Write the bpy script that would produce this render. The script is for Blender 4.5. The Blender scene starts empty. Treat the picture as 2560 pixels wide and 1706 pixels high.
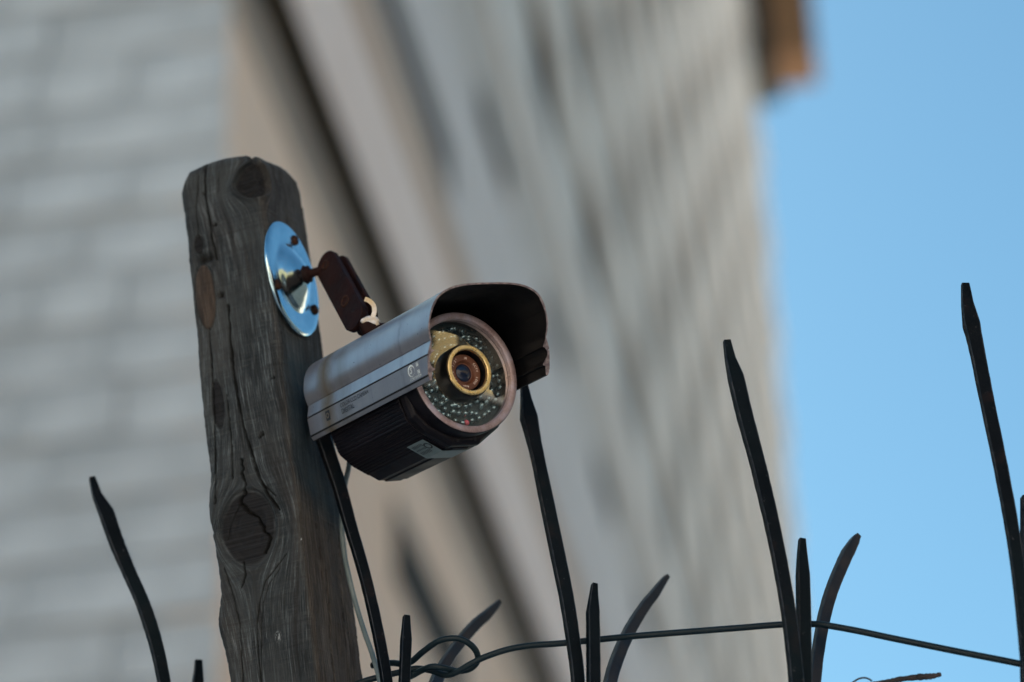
import bpy, math, random
import numpy as np
from math import sin, cos, pi, radians, hypot, sqrt, atan2
from mathutils import Vector, Matrix

random.seed(7); rng = np.random.default_rng(11)
S = bpy.context.scene
COL = S.collection

# ------------------------------------------------------------------ camera
FPX = 7700.0; PITCH = radians(29.7); ROLL = .0365
CAM = np.array([0., 0., 1.6])
FW = np.array([0, cos(PITCH), sin(PITCH)])
_u0 = np.array([0, -sin(PITCH), cos(PITCH)]); _r0 = np.array([1., 0, 0])
RT = cos(ROLL)*_r0 - sin(ROLL)*_u0
UP = sin(ROLL)*_r0 + cos(ROLL)*_u0
def ray(x, y): return FW + RT*(x-1280)/FPX - UP*(y-853)/FPX
def at(x, y, d): return CAM + ray(x, y)*d
def hit(x, y, p0, n):
    r = ray(x, y); return CAM + r*(((p0-CAM)@n)/(r@n))
def proj(p):
    v = np.asarray(p, float)-CAM; z = v@FW
    return 1280+FPX*(v@RT)/z, 853-FPX*(v@UP)/z

cd = bpy.data.cameras.new('camera'); cam = bpy.data.objects.new('camera', cd); COL.objects.link(cam)
m = Matrix.Identity(4)
for r in range(3):
    m[r][0] = RT[r]; m[r][1] = UP[r]; m[r][2] = -FW[r]; m[r][3] = CAM[r]
cam.matrix_world = m
cd.sensor_width = 36; cd.lens = FPX/2560*36; cd.clip_start = .05; cd.clip_end = 3000
cd.dof.use_dof = True; cd.dof.focus_distance = 2.655; cd.dof.aperture_fstop = 3.3
S.camera = cam

# ------------------------------------------------------------------ sky, sun, exposure
SUN_AZ, SUN_EL = radians(320), radians(38)
w = bpy.data.worlds.new('World'); S.world = w; w.use_nodes = True
nt = w.node_tree; bg = nt.nodes['Background']
sk = nt.nodes.new('ShaderNodeTexSky'); sk.sky_type = 'NISHITA'; sk.sun_disc = False
sk.sun_elevation = SUN_EL; sk.sun_rotation = SUN_AZ
sk.air_density = 1.0; sk.dust_density = 1.1; sk.ozone_density = 1.0; sk.altitude = 100
gr = nt.nodes.new('ShaderNodeMix'); gr.data_type = 'RGBA'; gr.blend_type = 'MULTIPLY'; gr.inputs[0].default_value = 1
gr.inputs[7].default_value = (.62, .985, 1.0, 1); nt.links.new(sk.outputs[0], gr.inputs[6]); nt.links.new(gr.outputs[2], bg.inputs[0]); bg.inputs[1].default_value = .050
sl = bpy.data.lights.new('sun', 'SUN'); sl.energy = 5.0; sl.angle = radians(.5); sl.color = (1, .93, .83)
so = bpy.data.objects.new('sun', sl); COL.objects.link(so)
sd = Vector((sin(SUN_AZ)*cos(SUN_EL), cos(SUN_AZ)*cos(SUN_EL), sin(SUN_EL)))
so.rotation_euler = sd.to_track_quat('Z', 'Y').to_euler(); so.location = (-30, 20, 60)
vs = S.view_settings; vs.view_transform = 'Standard'; vs.look = 'None'; vs.gamma = 1; vs.use_curve_mapping = False
vs.exposure = 1.72

# ------------------------------------------------------------------ helpers
def link(o, parent=None):
    COL.objects.link(o)
    if parent is not None: o.parent = parent
    return o
def mesh(name, V, F, mats, parent=None, smooth=False, fm=None):
    me = bpy.data.meshes.new(name)
    me.from_pydata([tuple(map(float, v)) for v in V], [], [tuple(f) for f in F])
    if not isinstance(mats, (list, tuple)): mats = [mats]
    for q in mats: me.materials.append(q)
    if fm is not None: me.polygons.foreach_set('material_index', fm)
    if smooth: me.polygons.foreach_set('use_smooth', [True]*len(F))
    me.update()
    return link(bpy.data.objects.new(name, me), parent)
def autosmooth(o, ang=35):
    me = o.data
    me.polygons.foreach_set('use_smooth', [True]*len(me.polygons))
    import bmesh
    b = bmesh.new(); b.from_mesh(me)
    for e in b.edges:
        if len(e.link_faces) == 2 and e.calc_face_angle(0) > radians(ang): e.smooth = False
    b.to_mesh(me); b.free(); return o
def bevel(o, wd, seg=2):
    md = o.modifiers.new('bevel', 'BEVEL'); md.width = wd; md.segments = seg; md.limit_method = 'ANGLE'; md.angle_limit = radians(35)
    return o
def fixn(o):
    import bmesh
    b = bmesh.new(); b.from_mesh(o.data); bmesh.ops.recalc_face_normals(b, faces=b.faces); b.to_mesh(o.data); b.free(); return o
def empty(name, mat):
    o = bpy.data.objects.new(name, None); o.empty_display_size = .1; COL.objects.link(o); o.matrix_world = mat; return o
def tag(o, label=None, cat=None, group=None, kind=None):
    if label: o['label'] = label
    if cat: o['category'] = cat
    if group: o['group'] = group
    if kind: o['kind'] = kind
    return o
def boxVF(c, s, ax=None):
    c = np.array(c, float); ax = np.eye(3) if ax is None else ax
    V = [c + ax[0]*s[0]/2*i + ax[1]*s[1]/2*j + ax[2]*s[2]/2*k for i in (-1, 1) for j in (-1, 1) for k in (-1, 1)]
    F = [(0,1,3,2), (4,6,7,5), (0,4,5,1), (2,3,7,6), (0,2,6,4), (1,5,7,3)]
    return V, F
def join(lst):
    V = []; F = []
    for v, f in lst:
        n = len(V); V += list(v); F += [tuple(i+n for i in q) for q in f]
    return V, F
def loft(rings, closed=True, cap=True):
    n = len(rings[0]); V = [p for r in rings for p in r]; F = []
    for i in range(len(rings)-1):
        for j in range(n if closed else n-1):
            k = (j+1) % n
            F.append((i*n+j, i*n+k, (i+1)*n+k, (i+1)*n+j))
    if cap and closed:
        F.append(tuple(range(n))[::-1]); F.append(tuple(range((len(rings)-1)*n, len(rings)*n)))
    return V, F
def lathe(prof, n=64, closed_prof=False):   # about local y: prof of (r, y)
    V = []; F = []
    k = len(prof)
    for i in range(n):
        a = 2*pi*i/n
        for r, y in prof: V.append((r*cos(a), y, r*sin(a)))
    for i in range(n):
        j = (i+1) % n
        for q in range(k if closed_prof else k-1):
            p = (q+1) % k
            F.append((i*k+q, i*k+p, j*k+p, j*k+q))
    return V, F
def catmull(P, n=6):
    P = [np.array(p, float) for p in P]; Q = [2*P[0]-P[1]] + P + [2*P[-1]-P[-2]]; out = []
    for i in range(1, len(Q)-2):
        for k in range(n):
            t = k/n; a, b, c, d = Q[i-1:i+3]
            out.append(.5*((2*b)+(-a+c)*t+(2*a-5*b+4*c-d)*t*t+(-a+3*b-3*c+d)*t**3))
    out.append(P[-1]); return out
def tube(P, r, n=10, cap=True):
    P = [np.array(p, float) for p in P]; rings = []
    T = [P[min(i+1, len(P)-1)]-P[max(i-1, 0)] for i in range(len(P))]
    T = [t/np.linalg.norm(t) for t in T]
    s = np.cross(T[0], [0.3, .2, 1]); s /= np.linalg.norm(s)
    for i, p in enumerate(P):
        s = s - (s@T[i])*T[i]; s /= np.linalg.norm(s); d = np.cross(T[i], s)
        rr = r[i] if hasattr(r, '__len__') else r
        rings.append([p + (s*cos(2*pi*k/n)+d*sin(2*pi*k/n))*rr for k in range(n)])
    return loft(rings, True, cap)
def vnoise(x, y, seed=0):
    x = np.asarray(x, float); y = np.asarray(y, float)
    xi = np.floor(x).astype(np.int64); yi = np.floor(y).astype(np.int64); fx = x-xi; fy = y-yi
    fx = fx*fx*(3-2*fx); fy = fy*fy*(3-2*fy)
    def h(a, b):
        n = (a*374761393 + b*668265263 + seed*1442695041) & 0x7fffffff
        n = ((n ^ (n >> 13))*1274126177) & 0x7fffffff
        return ((n ^ (n >> 16)) & 0xffff)/65535.
    return (h(xi, yi)*(1-fx)+h(xi+1, yi)*fx)*(1-fy) + (h(xi, yi+1)*(1-fx)+h(xi+1, yi+1)*fx)*fy
def text_mesh(s, size):
    c = bpy.data.curves.new('txt', 'FONT'); c.body = s; c.size = size; c.extrude = 0
    o = bpy.data.objects.new('txt', c); COL.objects.link(o)
    bpy.context.view_layer.update()
    me = bpy.data.meshes.new_from_object(o.evaluated_get(bpy.context.evaluated_depsgraph_get()))
    V = [tuple(v.co) for v in me.vertices]; F = [tuple(p.vertices) for p in me.polygons]
    bpy.data.objects.remove(o); bpy.data.curves.remove(c); bpy.data.meshes.remove(me)
    return V, F

# ------------------------------------------------------------------ materials
def mat(name, col=(.5,.5,.5), rough=.5, metal=0, spec=.5, **kw):
    mt = bpy.data.materials.new(name); mt.use_nodes = True
    b = mt.node_tree.nodes['Principled BSDF']
    b.inputs['Base Color'].default_value = (*col, 1); b.inputs['Roughness'].default_value = rough
    b.inputs['Metallic'].default_value = metal; b.inputs['Specular IOR Level'].default_value = spec
    for k, v in kw.items(): b.inputs[k].default_value = v
    return mt, mt.node_tree, b
class N:
    def __init__(s, t): s.t = t
    def new(s, ty, **kw):
        n = s.t.nodes.new('ShaderNode'+ty)
        for k, v in kw.items():
            if isinstance(k, str) and hasattr(n, k): setattr(n, k, v)
        return n
    def l(s, a, b): s.t.links.new(a, b)
    def coord(s, kind='Object', scale=(1,1,1), loc=(0,0,0), attr=None):
        if attr: c = s.new('Attribute'); c.attribute_name = attr; o = c.outputs['Vector']
        else: c = s.new('TexCoord'); o = c.outputs[kind]
        mp = s.new('Mapping'); mp.inputs['Scale'].default_value = scale; mp.inputs['Location'].default_value = loc
        s.l(o, mp.inputs[0]); return mp.outputs[0]
    def noise(s, vec, scale=1, detail=4, rough=.55, dist=0):
        n = s.new('TexNoise'); n.inputs['Scale'].default_value = scale; n.inputs['Detail'].default_value = detail
        n.inputs['Roughness'].default_value = rough; n.inputs['Distortion'].default_value = dist
        s.l(vec, n.inputs['Vector']); return n.outputs['Fac']
    def ramp(s, fac, stops, interp='LINEAR'):
        n = s.new('ValToRGB'); e = n.color_ramp.elements; n.color_ramp.interpolation = interp
        while len(e) < len(stops): e.new(.5)
        for q, (p, c) in zip(e, stops):
            q.position = p; q.color = (*c, 1) if hasattr(c, '__len__') else (c, c, c, 1)
        s.l(fac, n.inputs[0]); return n.outputs[0]
    def mix(s, fac, a, b, mode='MIX'):
        n = s.new('Mix'); n.data_type = 'RGBA'; n.blend_type = mode
        for sock, v in ((n.inputs['Factor'], fac), (n.inputs[6], a), (n.inputs[7], b)):
            if hasattr(v, 'is_linked'): s.l(v, sock)
            elif hasattr(v, '__len__'): sock.default_value = (*v, 1)
            else: sock.default_value = v if sock.type == 'VALUE' else (v, v, v, 1)
        return n.outputs[2]
    def math(s, op, a, b=0, clamp=False):
        n = s.new('Math'); n.operation = op; n.use_clamp = clamp
        for sock, v in zip(n.inputs, (a, b)):
            if hasattr(v, 'is_linked'): s.l(v, sock)
            else: sock.default_value = v
        return n.outputs[0]
    def sep(s, v):
        n = s.new('SeparateXYZ'); s.l(v, n.inputs[0]); return n.outputs
    def bump(s, h, dist, strength=1, to=None):
        n = s.new('Bump'); n.inputs['Distance'].default_value = dist; n.inputs['Strength'].default_value = strength
        s.l(h, n.inputs['Height'])
        if to is not None: s.l(n.outputs[0], to.inputs['Normal'])
        return n.outputs[0]
def speckled(name, c1, c2, scale, rough=.5, metal=0, bumpd=0, detail=5, lo=.35, hi=.65, stretch=(1,1,1), spec=.5, rvar=.1):
    mt, t, b = mat(name, c1, rough, metal, spec); g = N(t)
    f = g.noise(g.coord('Object', stretch), scale, detail, .6)
    g.l(g.ramp(f, [(lo, c1), (hi, c2)]), b.inputs['Base Color'])
    if rvar: g.l(g.ramp(f, [(lo, rough-rvar), (hi, rough+rvar)]), b.inputs['Roughness'])
    if bumpd: g.bump(f, bumpd, 1, b)
    return mt

M = {}
for _i, _m in enumerate((1., .90, .95)):
    M['stone%d' % _i] = speckled('grey_stone', tuple(_m*v for v in (.30,.325,.34)), tuple(_m*v for v in (.66,.70,.72)), 1.0, .9, bumpd=.004, lo=.3, hi=.7)
M['mortar'] = speckled('mortar', (.42,.43,.43), (.50,.505,.51), 6, .95, bumpd=.004)
def plaster(name, a, b_, dirty):
    mt, t, b = mat(name, a, .92); g = N(t)
    f = g.noise(g.coord('Object', (1,1,.35)), .9, 5, .6); f2 = g.noise(g.coord('Object', (2,2,.6), (5,1,2)), 2.2, 5, .65)
    c = g.ramp(f, [(.3, a), (.7, b_)]); c = g.mix(g.ramp(f2, [(.5, 0.), (.75, .55)]), c, dirty)
    g.l(c, b.inputs['Base Color']); g.bump(g.noise(g.coord('Object'), 60, 4), .002, .6, b); return mt
M['beige'] = plaster('beige_plaster', (.84,.62,.45), (.92,.73,.57), (.68,.48,.34))
M['pale'] = plaster('pale_render', (.93,.76,.66), (.95,.81,.72), (.86,.66,.52))
M['rowgrey'] = plaster('window_row_render', (.52,.46,.41), (.68,.61,.55), (.40,.34,.28))
M['lightband'] = plaster('light_band_render', (.74,.68,.63), (.82,.76,.71), (.62,.55,.50))
M['tan'] = plaster('tan_render', (.50,.34,.23), (.60,.43,.30), (.42,.28,.18))
M['grey'] = plaster('grey_render', (.66,.60,.56), (.78,.72,.68), (.52,.46,.40))
M['gapshade'] = speckled('brown_gap_shade', (.30,.24,.18), (.38,.31,.24), 2, .9)
M['openingshade'] = speckled('opening_shade_dark', (.022,.019,.012), (.04,.034,.022), 2, .95)
M['soffit'] = speckled('shade_dark_soffit', (.06,.048,.030), (.10,.08,.055), 2, .95)  # shade of gap and cornice underside put into the colour
M['winframe'] = speckled('window_frame_paint', (.07,.06,.045), (.11,.095,.075), 8, .6)
M['pane'] = mat('window_pane', (.022,.018,.012), .6, 0, .1)[0]
M['bayshade'] = speckled('shaded_bay_side', (.02,.03,.03), (.04,.045,.04), 4, .7)  # shadow side of the bay, its shade put into the colour
M['baywood'] = speckled('brown_bay_board', (.20,.090,.034), (.31,.155,.062), 3, .6, stretch=(1,1,.15))
M['roof'] = speckled('roof_sheet', (.1,.1,.1), (.15,.15,.15), 2, .8)
M['asphalt'] = speckled('asphalt', (.04,.04,.042), (.065,.065,.065), 8, .9)
M['paving'] = speckled('paving', (.40,.38,.35), (.50,.475,.44), 4, .9)
M['cream'] = speckled('bounce_row_cream', (.76,.64,.52), (.84,.72,.60), .6, .9)
M['darkbrick'] = speckled('added_block_brick', (.05,.035,.03), (.09,.06,.05), 3, .9)
M['slate'] = speckled('added_hall_slate', (.008,.012,.015), (.014,.02,.024), 3, .8)
M['sunny'] = speckled('unseen_block_ochre', (.34,.255,.12), (.42,.32,.16), .6, .9)

def iron_mat():
    mt, t, b = mat('blackened_iron', (.02,.02,.024), .5, .0, .5); g = N(t)
    v = g.coord('Object'); f = g.noise(v, 28, 6, .65); f2 = g.noise(v, 260, 4, .6); f3 = g.noise(v, 7, 3)
    c = g.ramp(f, [(.3, (.001,.003,.005)), (.55, (.003,.005,.008)), (.74, (.020,.012,.012))])
    c = g.mix(g.ramp(f3, [(.45, 0.), (.65, .6)]), c, (.005,.011,.014))
    c = g.mix(g.ramp(f2, [(.66, 0.), (.76, .6)]), c, (.10,.10,.11))
    g.l(c, b.inputs['Base Color']); g.l(g.ramp(f, [(.3,.45),(.7,.68)]), b.inputs['Roughness'])
    b.inputs['Specular IOR Level'].default_value = .06; g.bump(g.mix(.5, f, f2), .0008, .9, b); return mt
M['iron'] = iron_mat()
M['iron2'] = speckled('weathered_spike_iron', (.010,.014,.020), (.032,.030,.032), 45, .6, bumpd=.0006, spec=.15)
M['edgesheen'] = speckled('worn_edge_sky_sheen', (.006,.009,.013), (.034,.038,.046), 110, .5, bumpd=.0005, spec=.3, lo=.42, hi=.68)  # glancing sky sheen on spike edges put into a paler colour, with wear
M['wire'] = speckled('green_plastic_wire', (.004,.012,.018), (.008,.018,.025), 60, .45, rvar=.08, bumpd=.0003, spec=.2)
M['cable'] = speckled('grey_cable_sheath', (.10,.14,.15), (.15,.19,.20), 40, .5, rvar=.08)
M['twig'] = speckled('dead_twig_bark', (.010,.008,.010), (.05,.038,.040), 90, .85, bumpd=.001, lo=.4, hi=.7, stretch=(1,1,1))

def visor_mat():
    mt, t, b = mat('worn_silver_visor_paint', (.3,.3,.34), .42, .72); g = N(t)
    v = g.coord('Object'); xyz = g.sep(v)
    f = g.noise(v, 40, 6, .6); fine = g.noise(v, 900, 3, .6); run = g.noise(g.coord('Object', (30, 120, 8)), 1, 5, .6)
    c = g.ramp(f, [(.3, (.29,.29,.33)), (.7, (.34,.345,.38))])
    c = g.mix(g.ramp(run, [(.5, 0.), (.85, .25)]), c, (.15,.15,.19))
    # brown bands of dirt round the shell
    wob = g.math('MULTIPLY_ADD', f, .02); wob.node.inputs[2].default_value = -.01
    yy = g.math('ADD', xyz[1], wob)
    d = g.math('ABSOLUTE', g.math('ADD', yy, .125)); s1 = g.ramp(d, [(.0, .8), (.007, .55), (.016, 0.)])
    d2 = g.math('ABSOLUTE', g.math('ADD', yy, .098)); s2 = g.ramp(d2, [(.0, .34), (.016, 0.)])
    d3 = g.math('ABSOLUTE', g.math('ADD', yy, .0)); s3 = g.ramp(d3, [(.0, .5), (.003, 0.)])
    up = g.ramp(xyz[2], [(.0, 1.), (.045, .25)])
    c = g.mix(g.math('MULTIPLY', s1, 1.), c, (.13,.095,.045)); c = g.mix(s2, c, (.17,.145,.10))
    c = g.mix(g.math('MULTIPLY', s3, run), c, (.06,.055,.07))
    # pits and scratches
    sp = g.noise(v, 320, 2, .5); c = g.mix(g.ramp(sp, [(.73, 0.), (.76, .85)]), c, (.03,.03,.04))
    g.l(c, b.inputs['Base Color'])
    r = g.mix(g.ramp(run, [(.4, 0.), (.7, 1.)]), .33, .42); r = g.mix(s1, r, .75)
    g.l(r, b.inputs['Roughness']); g.bump(g.mix(.5, f, fine), .00025, .8, b)
    return mt
M['visor'] = visor_mat()
M['visor_in'] = speckled('black_visor_inside', (.002,.002,.003), (.004,.004,.005), 50, .6, rvar=.08, bumpd=.0003, spec=.2)  # even near-black inside of the shell
M['rawedge'] = speckled('worn_cut_edge', (.16,.12,.13), (.34,.27,.27), 260, .45, .5, bumpd=.0003, lo=.4, hi=.6)
M['groove'] = mat('black_groove', (.008,.008,.01), .7)[0]  # near-black colour for strip grooves and chin slots
M['housing'] = speckled('dark_housing_paint', (.004,.003,.005), (.008,.006,.009), 35, .5, rvar=.08, bumpd=.0003, spec=.22)
def ring_mat():
    mt, t, b = mat('rubbed_ring_paint', (.25,.2,.2), .45, .35); g = N(t)
    v = g.coord('Object'); f = g.noise(v, 45, 6, .65); f2 = g.noise(v, 700, 3, .6)
    c = g.ramp(f, [(.32, (.17,.105,.10)), (.5, (.26,.195,.20)), (.7, (.33,.30,.37))])
    c = g.mix(g.ramp(f2, [(.5, 0.), (.72, .5)]), c, (.42,.33,.33)); c = g.mix(g.ramp(g.noise(v, 130, 3), [(.70, 0.), (.76, .8)]), c, (.05,.03,.03))
    g.l(c, b.inputs['Base Color']); g.bump(f2, .0003, .8, b); return mt
M['ring'] = ring_mat()
M['gold'] = speckled('brass_lens_ring', (.66,.47,.20), (.80,.62,.32), 160, .30, .85, rvar=.06)
M['lens_black'] = mat('lens_barrel_black', (.004,.004,.005), .35, 0, .25)[0]
M['orange'] = speckled('anodised_orange_plate', (.085,.026,.012), (.12,.038,.017), 120, .45, .1, rvar=.05)
M['lens_glass'] = mat('coated_lens', (.008,.014,.035), .08, 0, .35, **{})[0]
M['print_white'] = mat('pale_print', (.80,.84,.82), .6)[0]
M['print_dark'] = mat('dark_print', (.012,.014,.02), .6)[0]
M['print_lens'] = mat('lens_print', (.75,.62,.55), .6)[0]
def board_mat():
    mt, t, b = mat('led_board', (.02,.03,.035), .35); g = N(t)
    f = g.noise(g.coord('Object'), 120, 5, .6); g.l(g.ramp(f, [(.35, (.004,.014,.020)), (.65, (.016,.036,.044))]), b.inputs['Base Color'])
    g.bump(f, .001, .6, b); return mt
M['board'] = board_mat()
M['led'] = mat('clear_led_epoxy', (.24,.33,.36), .07, .8, 1., **{'Coat Weight': .5, 'Coat Roughness': .03})[0]
M['led_cup'] = mat('led_reflector_cup', (.35,.40,.40), .18, .9)[0]
M['led_red'] = mat('pink_red_sensor', (.62,.10,.14), .25, 0, .6)[0]
def glass_mat():
    mt = bpy.data.materials.new('front_window_glass'); mt.use_nodes = True; t = mt.node_tree; g = N(t)
    t.nodes.remove(t.nodes['Principled BSDF']); out = t.nodes['Material Output']
    tr = g.new('BsdfTransparent'); tr.inputs[0].default_value = (.90,.93,.93,1)
    gl = g.new('BsdfGlossy'); gl.inputs['Roughness'].default_value = .015; gl.inputs[0].default_value = (1,.97,.9,1)
    fr = g.new('Fresnel'); fr.inputs[0].default_value = 1.55
    mx = g.new('MixShader'); g.l(fr.outputs[0], mx.inputs[0]); g.l(tr.outputs[0], mx.inputs[1]); g.l(gl.outputs[0], mx.inputs[2])
    df = g.new('BsdfDiffuse'); df.inputs[0].default_value = (.30,.26,.19,1)
    m2 = g.new('MixShader'); f = g.ramp(g.noise(g.coord('Object'), 70, 6, .65), [(.42, .0), (.75, .045)])
    g.l(f, m2.inputs[0]); g.l(mx.outputs[0], m2.inputs[1]); g.l(df.outputs[0], m2.inputs[2]); g.l(m2.outputs[0], out.inputs[0])
    return mt
M['glass'] = glass_mat()
M['rust'] = speckled('rusty_bracket', (.008,.003,.003), (.022,.007,.006), 55, .7, .0, bumpd=.0012, lo=.35, hi=.72, spec=.12)
M['rust2'] = speckled('rusty_screw', (.012,.006,.005), (.045,.018,.010), 160, .75, .0, bumpd=.0006, spec=.15)
def plate_mat():
    mt, t, b = mat('polished_mounting_plate', (.7,.72,.74), .13, 1.0); g = N(t)
    v = g.coord('Object'); f = g.noise(v, 55, 6, .6); s = g.noise(v, 300, 3, .6)
    c = g.ramp(f, [(.35, (.50,.68,.75)), (.65, (.62,.79,.85))]); c = g.mix(g.ramp(s, [(.70, 0.), (.78, .7)]), c, (.16,.12,.09))
    g.l(c, b.inputs['Base Color']); g.l(g.ramp(f, [(.3, .10), (.7, .22)]), b.inputs['Roughness']); g.bump(f, .0004, .5, b); return mt
M['plate'] = plate_mat()
M['tie'] = speckled('yellowed_nylon_tie', (.55,.42,.25), (.72,.68,.64), 90, .5, bumpd=.0003)
M['glue'] = speckled('white_sealant', (.50,.40,.24), (.72,.70,.72), 130, .6, bumpd=.0008)
M['sticker'] = speckled('faded_sticker', (.10,.14,.15), (.16,.21,.22), 60, .5, rvar=.05)

def wood_mat():
    mt, t, b = mat('weathered_post_wood', (.06,.06,.06), .85, 0, .25); g = N(t)
    gv = g.coord(attr='grain', scale=(1,1,1)); at_ = g.new('Attribute'); at_.attribute_name = 'masks'
    sep = g.sep(at_.outputs['Vector']); crack, scar, blue = sep[0], sep[1], sep[2]
    at2 = g.new('Attribute'); at2.attribute_name = 'masks2'; sep2 = g.sep(at2.outputs['Vector']); knot, brown, chip = sep2[0], sep2[1], sep2[2]
    def gn(sx, sy, sc, det=4, r=.6, loc=(0,0,0)):
        mp = g.new('Mapping'); mp.inputs['Scale'].default_value = (sx, sy, 1); mp.inputs['Location'].default_value = loc
        g.l(gv, mp.inputs[0]); return g.noise(mp.outputs[0], sc, det, r)
    grain = gn(1100, 34, 1, 5, .7); lines = gn(380, 7, 1, 4, .6, (3,1,0)); broad = gn(90, 9, 1, 4, .6, (8,4,0))
    saw = gn(40, 480, 1, 5, .7, (1,9,0)); saw2 = gn(14, 190, 1, 3, .6, (4,3,0)); patch = gn(22, 14, 1, 4, .6, (2,2,0))
    c = g.ramp(grain, [(.30, (.007,.010,.012)), (.5, (.024,.031,.036)), (.70, (.165,.190,.205))])
    c = g.mix(g.ramp(lines, [(.34, .95), (.50, 0.)]), c, (.012,.012,.013))
    c = g.mix(g.ramp(saw, [(.54, 0.), (.72, .35)]), c, (.13,.14,.14))
    c = g.mix(g.ramp(saw2, [(.34, .45), (.48, 0.)]), c, (.018,.020,.022))
    c = g.mix(g.ramp(broad, [(.38, .7), (.6, 0.)]), c, (.012,.014,.016))
    c = g.mix(g.ramp(patch, [(.42, 0.), (.7, .35)]), c, (.10,.112,.115))
    c = g.mix(g.ramp(gn(30, 5, 1, 3, .6, (5,7,0)), [(.5, 0.), (.7, .16)]), c, (.075,.055,.042))
    c = g.mix(g.math('MULTIPLY', brown, g.ramp(grain, [(.3, .45), (.7, .85)])), c, g.ramp(grain, [(.32, (.018,.014,.011)), (.5, (.060,.047,.037)), (.7, (.15,.12,.10))]))
    c = g.mix(g.math('MULTIPLY', knot, .92), c, g.ramp(saw, [(.35, (.002,.002,.003)), (.7, (.016,.016,.018))]))
    c = g.mix(g.math('MULTIPLY', scar, .95), c, g.ramp(gn(300, 25, 1, 4), [(.3, (.022,.016,.013)), (.7, (.075,.056,.045))]))
    c = g.mix(g.math('MULTIPLY', blue, g.ramp(saw, [(.3, .25), (.7, .8)])), c, (.010,.040,.060))
    c = g.mix(crack, c, (.004,.004,.004))
    c = g.mix(g.math('MULTIPLY', chip, 1.), c, (.55,.60,.62))
    g.l(c, b.inputs['Base Color'])
    h = g.mix(.5, grain, lines); h = g.mix(.35, h, saw); h = g.mix(.25, h, saw2)
    g.bump(h, .0032, 1.0, b)
    return mt
M['wood'] = wood_mat()

# ------------------------------------------------------------------ ground
o = mesh('ground', [(-600,-600,0),(600,-600,0),(600,900,0),(-600,900,0)], [(0,1,2,3)], M['paving']); tag(o, kind='structure')
o = mesh('road', [(8,-300,.004),(30,-300,.004),(30,500,.004),(8,500,.004)], [(0,1,2,3)], M['asphalt']); tag(o, kind='structure')
V, F = join([boxVF((7.9,100,.06),(.2,800,.12)), boxVF((30.1,100,.06),(.2,800,.12))])
tag(mesh('kerb', V, F, M['paving']), kind='structure')

# ------------------------------------------------------------------ the apartment building
C0 = at(572, 853, 16.0)                 # on the near corner
PHI = .14994
D = np.array([sin(PHI), cos(PHI), 0]); NS = np.array([cos(PHI), -sin(PHI), 0])   # along side wall; its outward normal
NF = -D; Z = np.array([0, 0, 1.])
CB = np.array([C0[0], C0[1], 0.])
zc = C0[2]
bm_ = Matrix.Identity(4)
for r in range(3): bm_[r][0] = NS[r]; bm_[r][1] = D[r]; bm_[r][3] = CB[r]
bld = empty('apartment_building', bm_)
tag(bld, 'tall pale apartment building behind the post, grey stone end wall and beige cornices', 'building')
# local axes of the building: x = outward normal of the side wall, y = s along the side wall (away), z up; front wall is y=0, x<0
def wallbox(name, x0, x1, y0, y1, z0, z1, mt, parent=bld):
    V, F = boxVF(((x0+x1)/2, (y0+y1)/2, (z0+z1)/2), (x1-x0, y1-y0, z1-z0)); return mesh(name, V, F, mt, parent)
H1, HM, H2, H3 = 17., 24., 42., 56.
SEND = 55.3
STEPS = [(6., H1), (14., HM), (33., H2), (99., H3)]
def top_at(q): return next(h for lim, h in STEPS if q < lim)
wallbox('front_wall', -42, -.34, 0.006, .4, 0, H1, M['mortar'])
wallbox('roof', -41.9, -.4, .41, SEND-.5, H1-.6, H1-.35, M['roof'])
wallbox('back_wall', -42, -.34, SEND-.4, SEND, 0, H1, M['grey'])
wallbox('far_side_wall', -42, -41.6, .41, SEND-.41, 0, H1, M['grey'])
for (y0, lo), (y1, hi) in zip(STEPS[:-1], STEPS[1:]):
    wallbox('step_wall', -5, -.34, y0, y0+.4, lo-.3, hi, M['grey'])
    ye = min(y1, SEND)
    wallbox('tower_back_wall', -5.4, -5.0, y0, ye, H1-.3, hi, M['grey']); wallbox('roof', -5, -.34, y0+.41, ye, hi-.5, hi-.2, M['roof'])
wallbox('back_wall', -5, -.34, SEND-.4, SEND, H1, H3, M['grey'])
# stone blocks of the front wall where the picture shows them
bh, bw = .345, 1.15
zz = zc-3.1; row = 0
protos = []
for q in range(9):
    V, F = boxVF((0,0,0), (1, .10, bh-.020)); o = mesh('stone_block', V, F, M['stone%d' % (q % 3)], bld); bevel(o, .014, 1); protos.append(o)
first = list(protos)
while zz < zc+3.6:
    x = -.012
    while x > -3.6:
        wdt = random.uniform(.45, 1.05) if x < -.1 or row % 2 else .55
        q = random.choice(protos)
        if first: o = first.pop()
        else: o = q.copy(); COL.objects.link(o)
        o.location = (x-wdt/2, .02+random.uniform(-.022, .014), zz); o.scale = (wdt-.007, 1, 1)
        o.rotation_euler = (random.uniform(-.03,.03), 0, random.uniform(-.015,.015))
        x -= wdt
    zz += bh; row += 1
# side wall: beige lower storeys, cornice bands, grey upper wall with windows
zA = zc+2.52; zB = zc+2.98; zT0 = zc+4.15; zT1 = zc+4.80
wallbox('lower_wall', -.30, 0, .001, SEND, 0, zA-.425, M['beige'])
wallbox('gap_shade_band', -.25, .012, -.02, SEND, zA-.42, zA-.002, M['gapshade'])  # brown band paints the soft shading under the dark gap
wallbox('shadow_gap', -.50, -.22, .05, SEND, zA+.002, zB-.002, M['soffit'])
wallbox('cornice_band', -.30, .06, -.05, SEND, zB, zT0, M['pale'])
wallbox('cornice_underside_shade', -.29, .055, -.045, SEND, zB-.03, zB-.001, M['soffit'])
wallbox('tan_band', -.30, .03, -.02, SEND, zT0+.002, zT1, M['tan'])
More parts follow.
